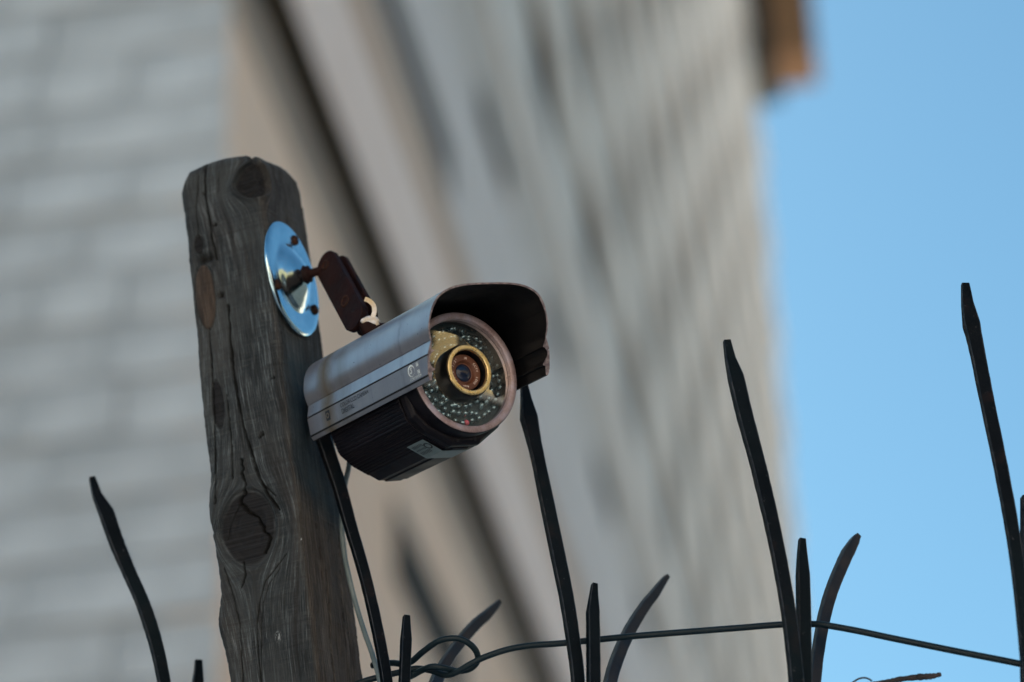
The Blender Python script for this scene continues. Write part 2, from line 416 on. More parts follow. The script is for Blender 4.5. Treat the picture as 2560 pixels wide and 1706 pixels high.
# openings drawn as thin dark sheets, deep shade put into the colour
wallbox('lower_opening_shade', -.002, .004, 4.35, 6.9, zc+.66, zc+1.26, M['openingshade'])
wallbox('upper_opening_shade', -.002, .006, 4.0, 6.9, zc+5.10, zc+5.62, M['openingshade'])
L0, HB = 3.52025, 2.74687; s0 = 9.7534; z0 = zc+7.6725
WS, WH = 1.75, 1.45                       # window: its far end sits at the lattice point
wins = []
for i in range(-3, 13):
    for j in range(-1, 14):
        se = s0+L0*i+.45; zm = z0+HB*j
        if j == -1 and i != -99 and zm-WH/2 < zT1+.15: continue
        if se-WS < .5 or se > SEND-.6 or zm+WH/2 > H3-1: continue
        wins.append((se-WS, se, zm-WH/2, zm+WH/2))
wins = [q for q in wins if q[3] < top_at(q[0])-.4 and q[3] < top_at(q[1])-.4 and not any(q[0] < a < q[1] for a in (6, 14, 33))]
ys = sorted(set([0., 6., 14., 33., SEND] + [round(a, 4) for q in wins for a in q[:2]]))
zs = sorted(set([zT1+.002, H1, HM, H2, H3] + [round(z0+HB*j+d, 4) for j in range(0, 15) for d in (-WH/2, WH/2) if z0+HB*j+d < H3]))
wset = set((round(q[0], 4), round(q[2], 4)) for q in wins)
V = []; F = []; FM = {}
def quad(a, b, c, d):
    n = len(V); V.extend([a, b, c, d]); F.append((n, n+1, n+2, n+3))
for a in range(len(ys)-1):
    for b in range(len(zs)-1):
        y0, y1, q0, q1 = ys[a], ys[a+1], zs[b], zs[b+1]
        if q0 >= top_at((y0+y1)/2)-.001: continue
        if (y0, q0) in wset: continue
        quad((0,y0,q0), (0,y1,q0), (0,y1,q1), (0,y0,q1)); FM[len(F)-1] = 1 if any(abs((q0+q1)/2-(z0+HB*j)) < WH/2-.01 for j in range(-1, 15)) else 0
DP = -.13
for (y0, y1, q0, q1) in wins:
    quad((0,y0,q0), (DP,y0,q0), (DP,y0,q1), (0,y0,q1)); quad((DP,y1,q0), (0,y1,q0), (0,y1,q1), (DP,y1,q1))
    quad((DP,y0,q0), (0,y0,q0), (0,y1,q0), (DP,y1,q0)); quad((0,y0,q1), (DP,y0,q1), (DP,y1,q1), (0,y1,q1))
quad((DP-.1,0,zT1), (0,0,zT1), (0,0,H1), (DP-.1,0,H1))
quad((0,SEND,zT1), (DP-.1,SEND,zT1), (DP-.1,SEND,H3), (0,SEND,H3))
mesh('upper_wall', V, F, [M['grey'], M['rowgrey']], bld, False, [FM.get(k, 0) for k in range(len(F))])
for j in range(0, 15):
    zb = z0+HB*j+WH/2+.22
    ss = next((a for a in (.0, 6.05, 14.05, 33.05) if zb+.5 < top_at(a+.01)), None)
    if ss is not None and zb+.5 < H3: wallbox('string_course', .003, .06, ss, SEND-.05, zb-.1, zb+.62, M['lightband'])
pw = None
for (y0, y1, q0, q1) in wins:
    pts = [bm_ @ Vector((0, y, z)) for y in (y0, y1) for z in (q0, q1)]
    pp = [proj(p) for p in pts]
    if not any(-900 < a < 3400 and -1300 < b < 2600 for a, b in pp): continue
    if pw is None:
        fr = join([boxVF((0,.04,WH/2),(.06,.08,WH)), boxVF((0,WS-.04,WH/2),(.06,.08,WH)), boxVF((0,WS/2,.04),(.06,WS-.16,.08)),
                   boxVF((0,WS/2,WH-.04),(.06,WS-.16,.08)), boxVF((0,WS/2,WH/2),(.05,.06,WH-.16))])
        pw = mesh('window', fr[0], fr[1], M['winframe'], bld)
        V2, F2 = boxVF((-.02,WS/2,WH/2),(.01,WS-.12,WH-.12)); pp_ = mesh('pane', V2, F2, M['pane'], pw); o = pw
    else:
        o = pw.copy(); COL.objects.link(o); c = pp_.copy(); COL.objects.link(c); c.parent = o
    o.location = (DP+.06, y0, q0)
# wooden bay high on the far corner
bay = mesh('wooden_bay', *boxVF((.36, SEND-1.0, zc+45.1), (.70, 2.0, 14)), M['bayshade'], bld)
bay['label'] = 'shaded side of the wooden bay high on the far corner, coloured dark'
zz = zc+38.0
nb = 0
while zz < zc+52:
    V, F = boxVF((.62+.56, SEND-1.6, zz+.19), (1.10, 1.6, .36)); mesh('board', V, F, M['baywood'], bay); zz += .38; nb += 1

# ------------------------------------------------------------------ unseen street buildings, for reflections and bounce light
def unseen_building(x0, x1, y0, y1, h, label, mt):
    e = empty('unseen_building', Matrix.Translation(((x0+x1)/2, (y0+y1)/2, 0))); tag(e, label, 'building')
    wx, wy = x1-x0, y1-y0
    mesh('wall', *boxVF((0,0,h/2), (wx, wy, h)), mt, e)
    mesh('roof', *boxVF((0,0,h+.2), (wx+.6, wy+.6, .4)), M['roof'], e)
    n = int(wy//4); p = None
    for k in range(n):
        for z in np.arange(1.8, h-1.6, 3.2):
            if p is None: p = mesh('window', *boxVF((0,0,0),(.12,1.3,1.7)), M['pane'], e); q = p
            else: q = p.copy(); COL.objects.link(q)
            q.location = (-wx/2-.02, -wy/2+2+4*k, z)
unseen_building(44, 56, -44, -6, 21, 'unseen ochre apartment block across the road to the right, lit by the sun', M['sunny'])
def bounce_row_back():  # added row behind the viewer, bounces sunlight onto front wall and post
    e = empty('unseen_building', Matrix.Translation((4, -36, 0))); tag(e, 'unseen cream apartment row behind the viewer, added to bounce sunlight onto the building', 'building')
    mesh('wall', *boxVF((0,0,8), (76, 10, 16)), M['cream'], e); mesh('roof', *boxVF((0,0,16.2), (76.6, 10.6, .4)), M['roof'], e); p = None
    for k in range(18):
        for z in np.arange(1.8, 14, 3.2):
            if p is None: p = mesh('window', *boxVF((0,0,0),(1.3,.12,1.7)), M['pane'], e); q = p
            else: q = p.copy(); COL.objects.link(q)
            q.location = (-34+4*k, 5.02, z)
bounce_row_back()
def added_brick_block():  # added dark block, darkens the visor reflection and cuts fill light
    e = empty('unseen_building', Matrix.Translation((-20, -2, 0))); tag(e, 'unseen low dark brick block left of the viewer, added to darken reflections', 'building')
    mesh('wall', *boxVF((0,0,2.9), (10, 24, 5.8)), M['darkbrick'], e); mesh('roof', *boxVF((0,0,6.0), (10.6, 24.6, .4)), M['roof'], e); p = None
    for k in range(5):
        for z in np.arange(1.8, 5, 3.4):
            if p is None: p = mesh('window', *boxVF((0,0,0),(.12,1.3,1.7)), M['pane'], e); q = p
            else: q = p.copy(); COL.objects.link(q)
            q.location = (5.02, -9.6+4.6*k, z)
added_brick_block()
unseen_building(34, 46, -1, 60, 19, 'long unseen cream apartment row across the road to the right, bouncing sunlight', M['cream'])  # unseen row, pale and near to bounce light on the side wall
unseen_building(33, 40, -40, -10, 10.6, 'unseen low dark hall across the road to the right, added for glass reflections', M['slate'])  # added dark hall, cuts off the lower part of the glass reflection

# ------------------------------------------------------------------ wooden post
CD = at(731, 697, 2.82)                          # centre of the mounting plate
n2 = np.array([.929, -.369, .035]); n2 /= np.linalg.norm(n2)
ax = np.array([-.1, -.158, .982]); ax -= (ax@n2)*n2; ax /= np.linalg.norm(ax)
e2 = np.cross(n2, ax); e2 = e2 if e2[1] > 0 else -e2; e2 /= np.linalg.norm(e2)     # along the right face, away
e1 = -n2                                           # along the front face, to the left
n1 = -e2                                           # outward normal of the front face
PFACE = CD - n2*.0035
PC = hit(742, 1221, PFACE, n2)
W2 = .100
def f1(x, y):                                      # photo pixel -> (p, l) on the front face
    h = hit(x, y, PC, n1)-PC; return h@e1, h@ax
def f2(x, y):
    h = hit(x, y, PC, n2)-PC; return h@e2, h@ax
w1b = f1(545, 1500)[0]; w1t = f1(462, 600)[0]; l_b = f1(545, 1500)[1]; l_t = f1(462, 600)[1]
def w1(l): return w1b + (w1t-w1b)*np.clip((l-l_b)/(l_t-l_b), -.3, 1.3)
# top profile on the front face
topc = [f1(*q) for q in [(455,482),(470,446),(510,424),(560,410),(610,404),(650,405),(690,420),(712,440)]]
tp = np.array(sorted(topc))
NA, NB, NC = 170, 64, 20
uA = np.linspace(1, 0, NA); rad = .0055
lmin, ltop = f1(640, 1760)[1], max(t[1] for t in topc)
per = []                                           # (face, u)
for u in uA: per.append((1, u))
for u in np.linspace(0, 1, NB)[1:]: per.append((2, u))
for u in np.linspace(0, 1, NC)[1:]: per.append((3, u))
for u in np.linspace(1, 0, NC)[1:-1]: per.append((4, u))
faces_ = np.array([p[0] for p in per]); us = np.array([p[1] for p in per]); K = len(per)
rows = np.concatenate([[-(PC[2]/ax[2]) - .05, -1.0, -.5], np.linspace(lmin, 1, 780)*1.0]) if False else None
NR = 760
base_rows = np.linspace(0, 1, NR)
# height of the top for each column
cr_l = f2(748, 475)[1]
def topl(face, u):
    if face == 1:
        p = u*w1(ltop); return np.interp(p, tp[:, 0], tp[:, 1])
    if face == 2:
        t2 = [(0., np.interp(0, tp[:, 0], tp[:, 1]))] + [(f2(*g)[0]/W2, f2(*g)[1]) for g in ((712,430),(728,442),(742,458),(751,482),(757,520))]
        return np.interp(u, [a for a, b in t2], [b for a, b in t2])
    if face == 3: return np.interp(u, [0, 1], [f2(757, 525)[1], np.interp(w1(ltop), tp[:, 0], tp[:, 1])-.03])
    return np.interp(u, [0, 1], [np.interp(w1(ltop), tp[:, 0], tp[:, 1]), np.interp(w1(ltop), tp[:, 0], tp[:, 1])-.03])
TL = np.array([topl(f, u) for f, u in per])
Lg = lmin + (TL[None, :]-lmin)*base_rows[:, None]           # NR x K
Wd = w1(Lg)
fA = np.broadcast_to(faces_[None, :], Lg.shape); U = np.broadcast_to(us[None, :], Lg.shape)
p_ = np.where(fA == 1, U*Wd, np.where(fA == 2, 0, np.where(fA == 3, U*Wd, Wd)))
q_ = np.where(fA == 1, 0, np.where(fA == 2, U*W2, np.where(fA == 3, W2, U*W2)))
# round the four arrises
def rounded(p, q, W, H, r):
    cx = np.clip(p, r, W-r); cy = np.clip(q, r, H-r); dx = p-cx; dy = q-cy; d = np.hypot(dx, dy)
    s = np.where(d > r, r/np.maximum(d, 1e-9), 1.); return cx+dx*s, cy+dy*s, dx, dy, d
rr_ = rad*(1+.5*np.clip((Lg-(ltop-.10))/.1, 0, 1)*1.6)
p2_, q2_, dx, dy, dd = rounded(p_, q_, Wd, W2, rr_)
nx = np.where(dd > 1e-6, dx/np.maximum(dd, 1e-9), 0); ny = np.where(dd > 1e-6, dy/np.maximum(dd, 1e-9), 0)
# displacement
disp = np.zeros_like(Lg); crack = np.zeros_like(Lg); knot = np.zeros_like(Lg); scar = np.zeros_like(Lg); blue = np.zeros_like(Lg); brown = np.zeros_like(Lg); chip = np.zeros_like(Lg)
a1 = fA == 1; a2 = fA == 2
psi = np.where(a1, p_, np.where(a2, -q_, np.where(fA == 3, -W2-p_, Wd+q_)))
PSI0 = psi.copy()
def segdist(P, Q, pts):
    d = np.full(P.shape, 9.)
    for (x0, y0), (x1, y1) in zip(pts[:-1], pts[1:]):
        vx, vy = x1-x0, y1-y0; t = np.clip(((P-x0)*vx+(Q-y0)*vy)/(vx*vx+vy*vy), 0, 1)
        d = np.minimum(d, np.hypot(P-x0-t*vx, Q-y0-t*vy))
    return d
def add_knot(face, cx, cy, rx, ry, depth, ringk=1.):
    global psi, disp, knot
    c = (f1 if face == 1 else f2)(cx, cy); ex = (f1 if face == 1 else f2)(cx+rx, cy); ey = (f1 if face == 1 else f2)(cx, cy-ry)
    RX = abs(ex[0]-c[0]); RY = abs(ey[1]-c[1]); s = 1 if face == 1 else -1
    X = (PSI0 - s*c[0])/RX; Y = (Lg-c[1])/RY*.8
    wob = (vnoise(X*1.5+9, Y*1.5+3, 5)-.5)*.35
    rho = np.hypot(X, Y)*(1+wob*.5); m = (a1 | a2)
    inside = rho < 1
    # flow of grain lines round the knot
    f = np.where(m, RX*RX/np.maximum(rho*rho, 1)*np.sign(1)/RX*1.0, 0)
    psi = psi - np.where(m, X*RX*np.clip(1/np.maximum(rho**2, 1e-3), 0, 1)*.96*ringk, 0)
    psi = psi + np.where(m & inside, rho*.006, 0)
    k = np.clip((1.02-rho)/.12, 0, 1)*m; knot = np.maximum(knot, k)
    rim = np.exp(-((rho-1.05)/.10)**2)*m; disp += -depth*k*(.5+.5*vnoise(X*6, Y*6, 3)) + rim*depth*.5 - np.exp(-((rho-.98)/.05)**2)*m*depth*.8
add_knot(1, 640, 448, 54, 37, .005)
add_knot(1, 622, 1320, 70, 80, .0022)
add_knot(1, 545, 1012, 17, 52, .001, .7)
add_knot(1, 497, 612, 13, 20, .0008, .5)
def add_crack(face, pts, wpx, depth, amp=.0009):
    global disp, crack
    ff = f1 if face == 1 else f2; P = [ff(*q) for q in pts]; m = a1 if face == 1 else a2
    W = wpx*.00037; X = (p_ if face == 1 else q_) + (vnoise(Lg*260, Lg*0, 7)-.5)*amp
    d = segdist(X, Lg, P); wv = W*(.45+.9*vnoise(Lg*120, Lg*0+3, 8))
    k = np.clip(1.25-d/np.maximum(wv, 1e-5), 0, 1)*m
    crack = np.maximum(crack, k); disp -= depth*k
add_crack(1, [(512,424),(512,487),(521,540),(532,607),(540,648)], 3.2, .004)
add_crack(1, [(570,764),(575,843),(583,923),(596,1003),(608,1067),(621,1114),(650,1197),(672,1240),(700,1275)], 3.2, .005)
add_crack(1, [(522,821),(529,907),(535,1019),(538,1178),(540,1260)], 2.4, .003)
add_crack(1, [(567,987),(577,1083),(583,1197)], 2.0, .003)
add_crack(1, [(604,1150),(607,1185),(614,1221),(600,1256),(621,1281),(646,1292),(660,1327),(675,1345),(664,1380)], 4.0, .006, .003)
add_crack(1, [(607,1405),(616,1434),(604,1469)], 2.6, .003, .002)
add_crack(1, [(600,1256),(578,1310),(570,1350)], 1.4, .002, .002)
add_crack(1, [(630,1150),(648,1200),(690,1240)], 1.5, .002)
add_crack(1, [(560,1420),(580,1480),(600,1560),(606,1706)], 1.6, .002)
add_crack(1, [(716,1385),(690,1418),(664,1452),(650,1500),(643,1560),(644,1620),(652,1706),(655,1760)], 2.0, .0015)
add_crack(1, [(700,1420),(672,1462),(659,1510),(652,1580),(655,1706)], 1.5, .001)
add_crack(1, [(498,440),(490,520),(497,600)], 1.6, .002)
add_crack(1, [(548,430),(545,480)], 1.3, .001)
add_crack(2, [(813,1427),(822,1530),(834,1706),(838,1760)], 2.6, .003)
add_crack(2, [(790,1310),(800,1380),(806,1450)], 1.4, .002)
add_crack(2, [(848,1330),(852,1450),(862,1600)], 1.4, .002)
# knots sawn saws: little holes
def hole(cx, cy, r, depth=.004, face=1):
    global disp, crack
    ff = f1 if face == 1 else f2; c = ff(cx, cy); d = np.hypot((p_ if face == 1 else q_)-c[0], (Lg-c[1])*.9); m = a1 if face == 1 else a2
    k = np.clip(1.3-d/(r*.00037), 0, 1)*m; crack = np.maximum(crack, k); disp -= depth*k
for hx, hy, r in [(552,738,8),(510,483,5),(538,562,5),(505,648,13),(522,645,12),(683,945,4),(655,1085,6),(648,1092,4)]: hole(hx, hy, r)
# pale brown oval scar on the left
c = f1(513, 742); hw = abs(f1(488, 742)[0]-c[0]); hh = abs(f1(513, 660)[1]-c[1])
X = (p_-c[0])/hw; Y = (Lg-c[1])/hh; ro = np.abs(X)**1.7+np.abs(Y)**2.4; k = np.clip((1.05-ro)/.10, 0, 1)*a1; scar = k
disp += k*.0025*np.sqrt(np.clip(1-ro, 0, 1)) - np.exp(-((ro-1.1)/.12)**2)*a1*.0015
# tints on the right face
Yp = Lg; b0 = f2(760, 860)[1]; b1 = f2(780, 1235)[1]
blue = np.clip((b0-Lg)/.03, 0, 1)*np.clip((Lg-b1+q_*.35)/.02, 0, 1)*a2*(.45+.55*vnoise(q_*90, Lg*40, 9))*np.clip(q_/.02, 0, 1)
brown = a2*np.clip((b1+.01-q_*.3-Lg)/.03, 0, 1)*.9 + a2*np.clip((Lg-b0)/.05, 0, 1)*.45
brown = brown + a1*np.clip(1-p_/.006, 0, 1)*.5
kk = f1(758, 1346); chip = np.clip(1.5-np.hypot((p_-kk[0])/.0016, (Lg-kk[1])/.0012), 0, 1)*a1*(vnoise(p_*2500, Lg*2500, 4) > .35)
kk = f1(696, 1592); chip = np.maximum(chip, np.clip(1-np.hypot((p_-kk[0])/.004, (Lg-kk[1])/.006), 0, 1)*a1*(vnoise(psi*2600, Lg*700, 6) > .55)*.6)
# general relief: saw marks, grain, waviness, uneven arrises
disp += (vnoise(psi*700, Lg*9, 1)-.5)*.0009 + (vnoise(psi*20, Lg*420, 2)-.5)*.0006 + (vnoise(psi*50+7, Lg*30, 12)-.5)*.0022
edgeL = np.exp(-((Wd-p_)/.012)**2)*(a1 | (fA == 4)); disp += edgeL*((vnoise(Lg*28, Lg*0, 21)-.5)*.006+(vnoise(Lg*170, Lg*0, 22)-.5)*.0007)
low = np.clip((f1(530,1150)[1]-Lg)/.02, 0, 1)*np.clip((Lg-f1(530,1480)[1])/.02, 0, 1)
disp += low*edgeL*(vnoise(Lg*210+vnoise(Lg*31, p_*0, 40)*6, p_*20, 23)-.5)*.0014
disp += np.exp(-(p_**2+q_**2)/.00012)*(vnoise(Lg*60, Lg*0, 31)-.55)*.005
nrm1 = np.where(a1, -1., 0)[..., None]*0
outn = np.zeros(Lg.shape+(3,))
flat = {1: n1, 2: n2, 3: e2, 4: e1}
for k_, v_ in flat.items(): outn[fA == k_] = v_
cor = dd > 1e-6
rn = nx[..., None]*e1 + ny[..., None]*e2
outn = np.where((cor & (dd > .3*rr_))[..., None], rn, outn)
outn /= np.linalg.norm(outn, axis=-1, keepdims=True)
Pp = PC + ax*Lg[..., None] + e1*p2_[..., None] + e2*q2_[..., None] + outn*disp[..., None]
# roll the top inwards so the end is rounded
Vv = Pp.reshape(-1, 3).tolist(); Ff = []
for i in range(NR-1):
    for j in range(K):
        k2 = (j+1) % K; Ff.append((i*K+j, i*K+k2, (i+1)*K+k2, (i+1)*K+j))
attr = {'grain': np.stack([psi, Lg, fA*.1], -1).reshape(-1, 3), 'masks': np.stack([crack, scar, blue], -1).reshape(-1, 3), 'masks2': np.stack([knot, brown, chip], -1).reshape(-1, 3)}
# cap
cen = Pp[-1].mean(0); last = (NR-1)*K; prev = Pp[-1]; G = [attr['grain']]; extra = 0
for f_, up_ in ((.93, .006), (.8, .010), (.55, .012), (.25, .013)):
    ring = cen + (prev-cen)*f_ + ax*up_ ; ring = ring - ax*((ring-cen)@ax)[:, None]*(1-f_)*.5
    n0 = len(Vv); Vv += ring.tolist()
    for j in range(K):
        k2 = (j+1) % K; Ff.append((last+j, last+k2, n0+k2, n0+j))
    last = n0; extra += K
Vv.append((cen+ax*.014).tolist()); extra += 1
for j in range(K): Ff.append((last+j, last+(j+1) % K, len(Vv)-1))
# shaft on down to the ground
n0 = len(Vv); lg = -(PC[2]+.02)/ax[2]
Vv += (Pp[0] + ax*(lg-lmin)).tolist()
for j in range(K): Ff.append((n0+j, n0+(j+1) % K, (j+1) % K, j))
tot = len(Vv)
post = mesh('wooden_post', Vv, Ff, M['wood'], None, True)
for nme, arr in attr.items():
    full = np.zeros((tot, 3)); full[:arr.shape[0]] = arr
    if nme == 'grain':
        nn_ = arr.shape[0]
        for r0 in range(nn_, nn_+extra-1, K): full[r0:r0+K] = arr[-K:] + [0, .004*((r0-nn_)//K+1), 0]
        full[tot-K:] = arr[:K] + [0, lg-lmin, 0]
    at_ = post.data.attributes.new(nme, 'FLOAT_VECTOR', 'POINT'); at_.data.foreach_set('vector', full.astype(np.float32).ravel())
fixn(post)
tag(post, 'weathered grey square wooden post with knots and long cracks, carrying the security camera', 'post')

# ------------------------------------------------------------------ security camera
O = at(1163.2, 930.4, 2.647)
Rv = np.array([.80951731, .51022587, .29043293]); Av = np.array([.56589426, -.80986119, -.15455917]); Uv = np.array([-.15635027, -.28947265, .94433054])
mm = Matrix.Identity(4)
for r in range(3): mm[r][0] = Rv[r]; mm[r][1] = Av[r]; mm[r][2] = Uv[r]; mm[r][3] = O[r]
# local: x right, y forward (out of the lens), z up; metres.  (x, y, z) is left-handed for R, A, U in this order when A = R x U is false
sc = empty('security_camera', mm)
tag(sc, 'old silver bullet security camera under a scratched visor, bracketed to the wooden post', 'security camera')
k_ = .001
# visor section: right half mirrored
half = [(0,62.5),(12,62.4),(24,61.9),(34,60.6),(42,58.4),(49,55.2),(54.5,50.6),(58.5,44.5),(61,37.5),(62.4,30),(62.3,24),(61.0,18)]
hs = catmull([(a, b) for a, b in half], 4)
low = [(60.2,17.2),(63.6,6.9),(62.6,6.6),(62.6,5.6),(63.8,5.3),(63.7,-9.9),(62.8,-10.2),(62.8,-11.3),(63.3,-11.6),(61.6,-14.8)]
outer = [tuple(h) for h in hs] + low
inner_h = []
hin = [(a*(1-1.5/62), b-1.4 if b > 40 else b) for a, b in [tuple(h) for h in hs]]
hin = [(a - (1.5 if b < 50 else .8), b - (1.4 if b > 40 else 0)) for a, b in [tuple(h) for h in hs]]
inner = hin + [(59.4,16),(59.6,10.2),(56.8,9.6),(56.6,8.8),(58.8,8.0),(61.2,5.0),(61.4,1.0),(60.4,-2.6),(58.4,-4.8),(56.4,-5.4),(56.4,-6.4),(59.2,-7.0),(59.2,-12.0),(59.6,-14.6)]
full_o = [(-a, b) for a, b in outer[::-1]] + outer[1:]
full_i = [(-a, b) for a, b in inner[::-1]] + inner[1:]
no, ni = len(full_o), len(full_i)
def yf(z): return 37.8+.317*z
V = []; F = []; fm = []
ysteps = [-160, -120, -80, -40, 0]
def put(sec, yv): 
    n = len(V)
    for x, z in sec: V.append((x*k_, (yf(z) if yv is None else yv)*k_, z*k_))
    return n
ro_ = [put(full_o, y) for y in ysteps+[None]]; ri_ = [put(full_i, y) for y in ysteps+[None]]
for a, b in zip(ro_[:-1], ro_[1:]):
    for j in range(no-1): F.append((a+j, a+j+1, b+j+1, b+j)); fm.append(0)
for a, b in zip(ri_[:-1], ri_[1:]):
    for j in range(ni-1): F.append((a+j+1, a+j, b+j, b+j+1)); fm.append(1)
# cut edges: join outer and inner by nearest arc progress
def arc(sec):
    s = [0]
    for (x0, y0), (x1, y1) in zip(sec[:-1], sec[1:]): s.append(s[-1]+hypot(x1-x0, y1-y0))
    return [t/s[-1] for t in s]
def bridge(a, b, rev):
    # progress by height/angle so thick and thin parts match
    def key(sec): return [atan2(x, z+25) for x, z in sec]
    ka, kb = key(full_o), key(full_i)
    i = j = 0
    while i < no-1 or j < ni-1:
        if j == ni-1 or (i < no-1 and ka[i+1] <= kb[j+1]): f = (a+i, a+i+1, b+j); i += 1
        else: f = (a+i, b+j+1, b+j); j += 1
        F.append(f if not rev else f[::-1]); fm.append(2)
bridge(ro_[-1], ri_[-1], False); bridge(ro_[0], ri_[0], True)
for s_ in (0, 1):
    io = 0 if s_ == 0 else no-1; ii = 0 if s_ == 0 else ni-1
    for q in range(len(ro_)-1):
        F.append((ro_[q]+io, ro_[q+1]+io, ri_[q+1]+ii, ri_[q]+ii)); fm.append(1)
# dark grooves: faces between the groove points
visor = mesh('sun_visor', V, F, [M['visor'], M['visor_in'], M['rawedge'], M['groove']], sc, False, fm)
for p in visor.data.polygons:
    if p.material_index == 0:
        zm = p.center.z*1000; xm = abs(p.center.x*1000)
        if (5.2 < zm < 6.95 and xm < 63.5 and abs(p.normal.z) > -1 and xm > 62.4 and zm < 6.7) or (-11.5 < zm < -10.0): p.material_index = 3
visor.data.update(); autosmooth(visor, 28)
# back cap of the visor: a dished plate closing the shell
capV = [(x*.97*k_, -.158, (z if z > -13 else z)*k_*.985) for x, z in full_i]; capV.append((0, -.158, 0))
capF = [(i, i+1, len(capV)-1) for i in range(ni-1)]
mesh('end_cap', capV, capF, M['housing'], sc)
# lettering on the left strip
XS = -.0641
def strip_text(s, size, y, z, mt, squeeze=1., parent=visor, name='lettering'):
    V, F = text_mesh(s, size)
    mx = max(v[0] for v in V)
    return mesh(name, [(XS, (y + v[0]*squeeze), z+v[1]) for v in V], F, mt, parent)
strip_text('COLOR CCD CAMERA', .0052, -.104, .0000, M['print_dark'], .90)
strip_text('DIGITAL', .0063, -.1035, -.0058, M['print_dark'], .90)
strip_text('CCVE SYSTEM', .0031, .0085, -.0086, M['print_white'], .92)
strip_text('VISION', .0042, -.117, -.0005, M['groove'], .0001) if False else None
def flat_poly(name, pts, mt, parent, x=XS):
    return mesh(name, [(x, y*k_, z*k_) for y, z in pts], [tuple(range(len(pts)))], mt, parent)
# dark square mark with a round emblem in it
flat_poly('emblem', [(-129.5,3.6),(-122.5,3.6),(-122.5,-5.2),(-129.5,-5.2)], M['print_dark'], visor)
def ringmesh(cy, cz, r0, r1, mt, x, n=28, a0=0, a1=2*pi, off=0):
    V = []; F = []
    for i in range(n+1):
        a = a0+(a1-a0)*i/n
        wdt = (r1-r0)*(.55+.45*cos(a-2.3)) if off else (r1-r0)
        V += [(x, (cy+cos(a)*(r1-wdt))*k_, (cz+sin(a)*(r1-wdt))*k_), (x, (cy+cos(a)*r1)*k_, (cz+sin(a)*r1)*k_)]
    for i in range(n): F.append((2*i, 2*i+1, 2*i+3, 2*i+2))
    return V, F
mesh('emblem', *ringmesh(-126, -.8, 1.2, 2.6, None, XS-.0003), M['visor'], visor)
V, F = join([ringmesh(12.5, -.4, 3.4, 5.0, None, XS-.0001, 32, 0, 2*pi, 1)]); mesh('emblem', V, F, M['print_white'], visor)
# S-shaped flourish in the round emblem
sp_ = catmull([(13.9,1.6),(12.6,2.0),(12.0,.9),(12.9,-.3),(12.8,-1.8),(11.4,-2.4),(10.6,-1.4)], 6); V = []; F = []
for i, q in enumerate(sp_):
    t = sp_[min(i+1, len(sp_)-1)]-sp_[max(i-1, 0)]; t /= np.linalg.norm(t); nn = np.array([-t[1], t[0]])*.42
    V += [(XS-.0001, (q[0]+nn[0])*k_, (q[1]+nn[1])*k_), (XS-.0001, (q[0]-nn[0])*k_, (q[1]-nn[1])*k_)]
F = [(2*i, 2*i+1, 2*i+3, 2*i+2) for i in range(len(sp_)-1)]; mesh('emblem', V, F, M['print_white'], visor)
# two dense block characters, built from strokes
def strokes(cy, cz, L):
    out = []
    for (y0, z0, y1, z1, t) in L:
        d = np.array([y1-y0, z1-z0], float); d /= np.linalg.norm(d); n = np.array([-d[1], d[0]])*t/2
        q = [(cy+y0+n[0], cz+z0+n[1]), (cy+y1+n[0], cz+z1+n[1]), (cy+y1-n[0], cz+z1-n[1]), (cy+y0-n[0], cz+z0-n[1])]
        out.append(([(XS-.0001, a*k_, b*k_) for a, b in q], [(0, 1, 2, 3)]))
    return join(out)
ch1 = [(-1.6,1.6,-1.0,1.0,.4),(-1.7,.3,-1.1,-.2,.4),(-1.6,-1.6,-.9,-.7,.4),(-.4,1.3,1.7,1.3,.4),(-.4,.5,1.5,.5,.4),(-.4,.5,-.4,-1.2,.4),(1.5,.5,1.5,-1.5,.4),(-.8,-.4,1.9,-.4,.4),(-.4,-1.2,1.6,-1.2,.4),(.5,1.3,.5,-1.2,.4)]
ch2 = [(-1.6,1.5,-.2,1.5,.4),(-1.6,.6,-.3,.6,.4),(-1.0,1.5,-1.0,-1.6,.4),(-1.6,-.6,-.3,-.4,.4),(.2,1.5,1.7,1.5,.4),(.2,1.5,.2,-1.5,.4),(1.7,1.5,1.7,-1.6,.4),(.2,.4,1.7,.4,.4),(.2,-.7,1.7,-.7,.4),(.95,1.5,.95,-.7,.4)]
mesh('lettering', *strokes(22.4, 2.4, ch1), M['print_white'], visor); mesh('lettering', *strokes(22.8, -4.2, ch2), M['print_white'], visor)

# housing: octagonal ribbed body
def body_sec(y, rib=True):
    pts = []
    chain = [(-15,-59.5),(-39,-45),(-50,-34),(-55,-14),(-55,12),(-44,44),(-20,52),(20,52),(44,44),(55,12),(55,-14),(50,-34),(39,-45),(15,-59.5)]
    out = [chain[0]]
    # cut ribs into the slanting lower sides
    def ribs(a, b, n):
        a = np.array(a, float); b = np.array(b, float); d = (b-a)/n; nrm = np.array([-(b-a)[1], (b-a)[0]]); nrm /= np.linalg.norm(nrm)
        if nrm@(a+b) < 0: nrm = -nrm
        r = []
        for i in range(n):
            for t, h in ((.10,0),(.22,.6),(.85,.6),(.98,0)): r.append(tuple(a+d*(i+t)+nrm*(h if rib else .2)))
        return r
    out += ribs((-24,-54),(-39,-45),5) + ribs((-39.3,-44.7),(-50,-34),4) + ribs((-50.3,-33),(-55,-14),6)
    out += chain[4:10]
    out += ribs((55,-14),(50.3,-33),6) + ribs((50,-34),(39.3,-44.7),4) + ribs((39,-45),(24,-54),5)
    out.append(chain[-1]); out += [(9,-59.5),(8,-60.8),(-8,-60.8),(-9,-59.5)]
    return out
def ring3(sec, y, f=1.): return [(x*f*k_, y*k_, z*f*k_) for x, z in sec]
s_r = body_sec(0)
